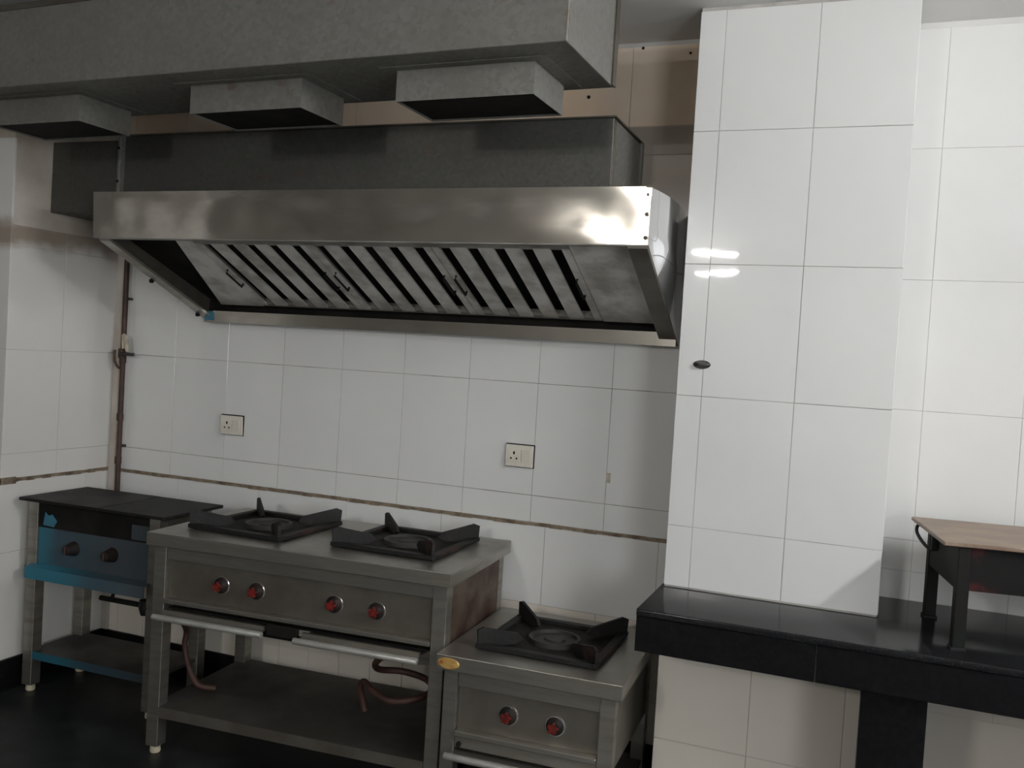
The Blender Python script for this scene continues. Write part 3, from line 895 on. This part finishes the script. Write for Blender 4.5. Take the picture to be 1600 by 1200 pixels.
# low single-ring cooker
lc = thing('gas_cooker', 'low stainless single-burner stock pot stove with gold oval badge', 'cooker', (1.787, -0.722, 0.0), 0.040)
LW, LD, LZ = 0.633, 0.655, 0.596
MB().box(0, LW, 0, LD, LZ - 0.052, LZ, 0.003, 2).build('worktop', 'steel', lc)
for u, v in ((0.024, 0.022), (LW - 0.072, 0.022), (0.024, LD - 0.060), (LW - 0.072, LD - 0.060)):
    leg(lc, u, v, LZ - 0.053, 0.048)
MB().box(0.073, LW - 0.073, 0.030, 0.040, 0.489, LZ - 0.053, 0.001).build('fascia_rail', 'steel', lc)
fp = MB().box(0.073, LW - 0.073, 0.044, 0.050, 0.345, 0.4885).build('front_panel', 'steel_dark', lc)
knob(fp, 0.251, 0.044, 0.417)
knob(fp, 0.412, 0.044, 0.412)
MB().box(0.073, LW - 0.073, 0.012, 0.050, 0.325, 0.3445, 0.003).build('front_ledge', 'steel', lc)
MB().box(0.073, LW - 0.073, 0.022, 0.050, 0.285, 0.3245, 0.003).build('tray_face', 'steel', lc)
tr = MB().box(0.070, LW - 0.075, -0.006, LD - 0.14, 0.268, 0.273).build('drip_tray', 'steel', lc)
MB().cyl((0.055, -0.014, 0.266), (LW - 0.078, -0.014, 0.266), 0.012, 14, c=0.002).build('tray_lip', 'lip', tr, 40)
MB().cyl((0.092, 0.012, 0.300), (0.092, 0.022, 0.300), 0.009, 10).build('bolt', 'soot_and_shade', lc)
for u in (0.0255, LW - 0.0285):
    MB().box(u, u + 0.003, 0.071, LD - 0.061, 0.30, LZ - 0.053).build('side_panel', 'steel_dark', lc)
MB().box(0.073, LW - 0.073, LD - 0.03, LD - 0.026, 0.30, LZ - 0.053).build('back_panel', 'steel_dark', lc)
MB().box(0.030, LW - 0.030, 0.026, LD - 0.02, 0.105, 0.120).build('lower_shelf', 'shelf', lc)
burner(lc, 0.318, 0.316, LZ, 0.20)
bd = MB().lathe([(0, 0.003), (0.036, 0.003), (0.040, 0.0), (0, 0.0)], 28,
                Matrix.Translation((0.046, -0.0005, LZ - 0.027)) @ Matrix.Rotation(math.pi / 2, 4, 'X') @ Matrix.Diagonal((1, 0.48, 1, 1))).build('badge', 'gold', lc, 40)
bd['label'] = 'gold oval maker badge'
MB().lathe([(0, 0.0008), (0.006, 0.0008), (0.006, 0.0), (0, 0.0)], 12, Matrix.Translation((0.022, -0.0036, LZ - 0.024)) @ Matrix.Rotation(math.pi / 2, 4, 'X')).build('emblem_dot', 'badge_print', bd)
pan_support('black cast iron pan support on the low single-burner stove', lc, 0.318, 0.316, LZ + 0.003, 0.430, -1.5)

# griddle range in the left corner
gr = thing('griddle_range', 'griddle range with black iron plate and torn blue film in the left corner', 'griddle', (-0.324, -0.551, 0.0), 0.029)
GW, GD, GZ = 0.771, 0.385, 0.861
pl = MB()
pl.box(0.0, 0.430, 0.0, GD, GZ - 0.014, GZ, 0.002)
pl.build('griddle_plate', 'plate_iron', gr)
MB().box(0.4315, GW, 0.0, GD, GZ - 0.014, GZ - 0.0005, 0.002).build('griddle_plate', 'iron', gr)
for u, v in ((0.012, 0.045), (0.665, 0.045), (0.012, GD - 0.060), (0.665, GD - 0.060)):
    leg(gr, u, v, GZ - 0.015, 0.052)
MB().box(0.065, 0.664, 0.052, 0.058, 0.731, GZ - 0.0145).build('fire_slot', 'soot_and_shade', gr)
fp = MB().box(0.065, 0.664, 0.056, 0.062, 0.572, 0.7305).build('front_panel', 'film', gr)
MB().poly([(0.090, 0.0515, 0.742), (0.150, 0.0515, 0.738), (0.168, 0.0515, 0.765), (0.140, 0.0515, 0.792), (0.118, 0.0515, 0.785), (0.100, 0.0515, 0.800)], (0, -0.0008, 0)).build('film_scrap', 'film_flat', gr)
MB().box(0.570, 0.660, 0.0505, 0.0518, 0.738, 0.800).build('film_scrap', 'film', gr)
for u in (0.262, 0.470):
    k = MB().lathe([(0, 0.050), (0.014, 0.050), (0.020, 0.046), (0.030, 0.006), (0.032, 0.0), (0, 0.0)], 20,
                   Matrix.Translation((u, 0.056, 0.658)) @ Matrix.Rotation(math.pi / 2, 4, 'X')).build('knob', 'dull_black', fp, 40)
    MB().box(u - 0.005, u + 0.005, 0.000, 0.012, 0.640, 0.676, 0.002).build('knob_grip', 'pipe', k)
tr = MB()
tr.poly([(0.040, 0.060, 0.572), (0.040, 0.010, 0.562), (0.040, 0.008, 0.512), (0.040, 0.012, 0.512), (0.040, 0.014, 0.558), (0.040, 0.060, 0.567)], (0.640, 0, 0))
tr.build('drip_tray', 'film_tray', gr)
for u in (0.013, 0.713):
    MB().box(u, u + 0.003, 0.098, GD - 0.061, 0.53, GZ - 0.016).build('side_panel', 'steel_dark', gr)
MB().box(0.065, 0.664, GD - 0.03, GD - 0.026, 0.53, GZ - 0.016).build('back_panel', 'soot_and_shade', gr)
sh = MB().box(0.020, 0.708, 0.050, GD - 0.012, 0.162, 0.176).build('lower_shelf', 'shelf', gr)
MB().box(0.065, 0.664, 0.046, 0.0495, 0.148, 0.182).build('shelf_edge_film', 'film_shelf', sh)
gm = MB().cyl((0.40, 0.075, 0.462), (0.665, 0.075, 0.462), 0.011, 12).build('gas_manifold', 'soot_and_shade', gr, 40)
MB().cyl((0.46, 0.075, 0.462), (0.46, 0.10, 0.535), 0.008, 10).build('feed_pipe', 'soot_and_shade', gm, 40)
MB().lathe([(0, -0.034), (0.016, -0.034), (0.022, -0.015), (0.026, 0.0), (0.020, 0.020), (0.024, 0.030), (0, 0.034)], 10, Matrix.Translation((0.648, 0.060, 0.462))).build('valve', 'black_plastic', gm, 40)

# ------------------------------------------------------------------ hoses under the wide cooker
def mcw(u, v, z):
    c, s = math.cos(0.066), math.sin(0.066)
    return (0.570 + c * u - s * v, -0.752 + s * u + c * v, z)
def smooth(pts, n=6):
    out = []
    P_ = [Vector(p) for p in pts]
    for i in range(len(P_) - 1):
        p0, p1, p2, p3 = P_[max(i - 1, 0)], P_[i], P_[i + 1], P_[min(i + 2, len(P_) - 1)]
        for k in range(n):
            t_ = k / n
            out.append(0.5 * ((2 * p1) + (p2 - p0) * t_ + (2 * p0 - 5 * p1 + 4 * p2 - p3) * t_ ** 2 + (3 * p1 - p0 - 3 * p2 + p3) * t_ ** 3))
    out.append(P_[-1])
    return out
t = MB()
t.tube(smooth([mcw(0.12, 0.115, 0.49), mcw(0.075, 0.15, 0.475), mcw(0.052, 0.20, 0.43), mcw(0.046, 0.20, 0.37), mcw(0.062, 0.20, 0.31), mcw(0.082, 0.21, 0.25), mcw(0.105, 0.23, 0.208), mcw(0.16, 0.26, 0.1975)]), 0.0115, 10)
tag(t.build('gas_hose', 'rubber', None, 60), 'brown rubber gas hose dangling behind the left leg of the wide cooker', 'hose')
t = MB()
loop = [mcw(0.80, 0.30, 0.203), mcw(0.79, 0.30, 0.24), mcw(0.785, 0.28, 0.30), mcw(0.815, 0.25, 0.336), mcw(0.88, 0.20, 0.325), mcw(0.97, 0.17, 0.315),
        mcw(1.05, 0.21, 0.325), mcw(1.075, 0.29, 0.335), mcw(1.02, 0.36, 0.345), mcw(0.92, 0.37, 0.355), mcw(0.85, 0.31, 0.37), mcw(0.87, 0.22, 0.42), mcw(0.93, 0.13, 0.48), mcw(0.95, 0.115, 0.492)]
t.tube(smooth(loop), 0.0125, 10)
tag(t.build('gas_hose', 'rubber', None, 60), 'brown gas hose coiled in a loop under the right half of the wide cooker', 'hose')

# ------------------------------------------------------------------ iron burner table on the counter
bt = thing('burner_table', 'black iron burner table with worn brown top standing on the granite counter', 'burner table', (3.303, -0.585, CT), math.radians(9.0))
BW, BD, BZ = 0.62, 0.455, 1.146 - CT
MB().box(-0.005, BW, 0.0, BD, BZ - 0.012, BZ, 0.002).build('top_plate', 'wood_top', bt)
MB().box(0.040, 0.046, 0.030, BD - 0.075, BZ - 0.138, BZ - 0.013).build('side_panel', 'green_iron', bt)
MB().box(BW - 0.046, BW - 0.040, 0.030, BD - 0.075, BZ - 0.138, BZ - 0.013).build('side_panel', 'green_iron', bt)
MB().box(0.070, BW - 0.070, 0.020, 0.026, BZ - 0.138, BZ - 0.013).build('front_panel', 'red_iron', bt)
MB().box(0.070, BW - 0.070, BD - 0.071, BD - 0.065, BZ - 0.138, BZ - 0.013).build('back_panel', 'green_iron', bt)
for u in (0.038, BW - 0.072):
    for v in (0.010, BD - 0.090):
        l = MB()
        l.box(u, u + 0.034, v, v + 0.005, 0.008, BZ - 0.0125, 0.001)
        l.box(u if u < 0.3 else u + 0.029, u + 0.005 if u < 0.3 else u + 0.034, v + 0.005, v + 0.034, 0.008, BZ - 0.0125)
        lo = l.build('leg', 'green_iron', bt)
        MB().box(u - 0.004, u + 0.038, v - 0.004, v + 0.038, 0.0, 0.008, 0.001).build('foot', 'iron', lo)
hd = MB()
hd.tube(smooth([(0.030, BD - 0.022, BZ - 0.016), (0.010, BD - 0.028, BZ - 0.026), (0.008, BD - 0.050, BZ - 0.050), (0.020, BD - 0.150, BZ - 0.074), (0.044, BD - 0.180, BZ - 0.070)], 4), 0.0055, 8)
hd.build('handle', 'iron', bt, 50)
for v in (BD - 0.18, BD - 0.022):
    MB().box(0.022, 0.040, v - 0.010, v + 0.010, BZ - 0.075 if v < BD - 0.1 else BZ - 0.03, BZ - 0.0125, 0.002).build('handle_bracket', 'iron', bt)
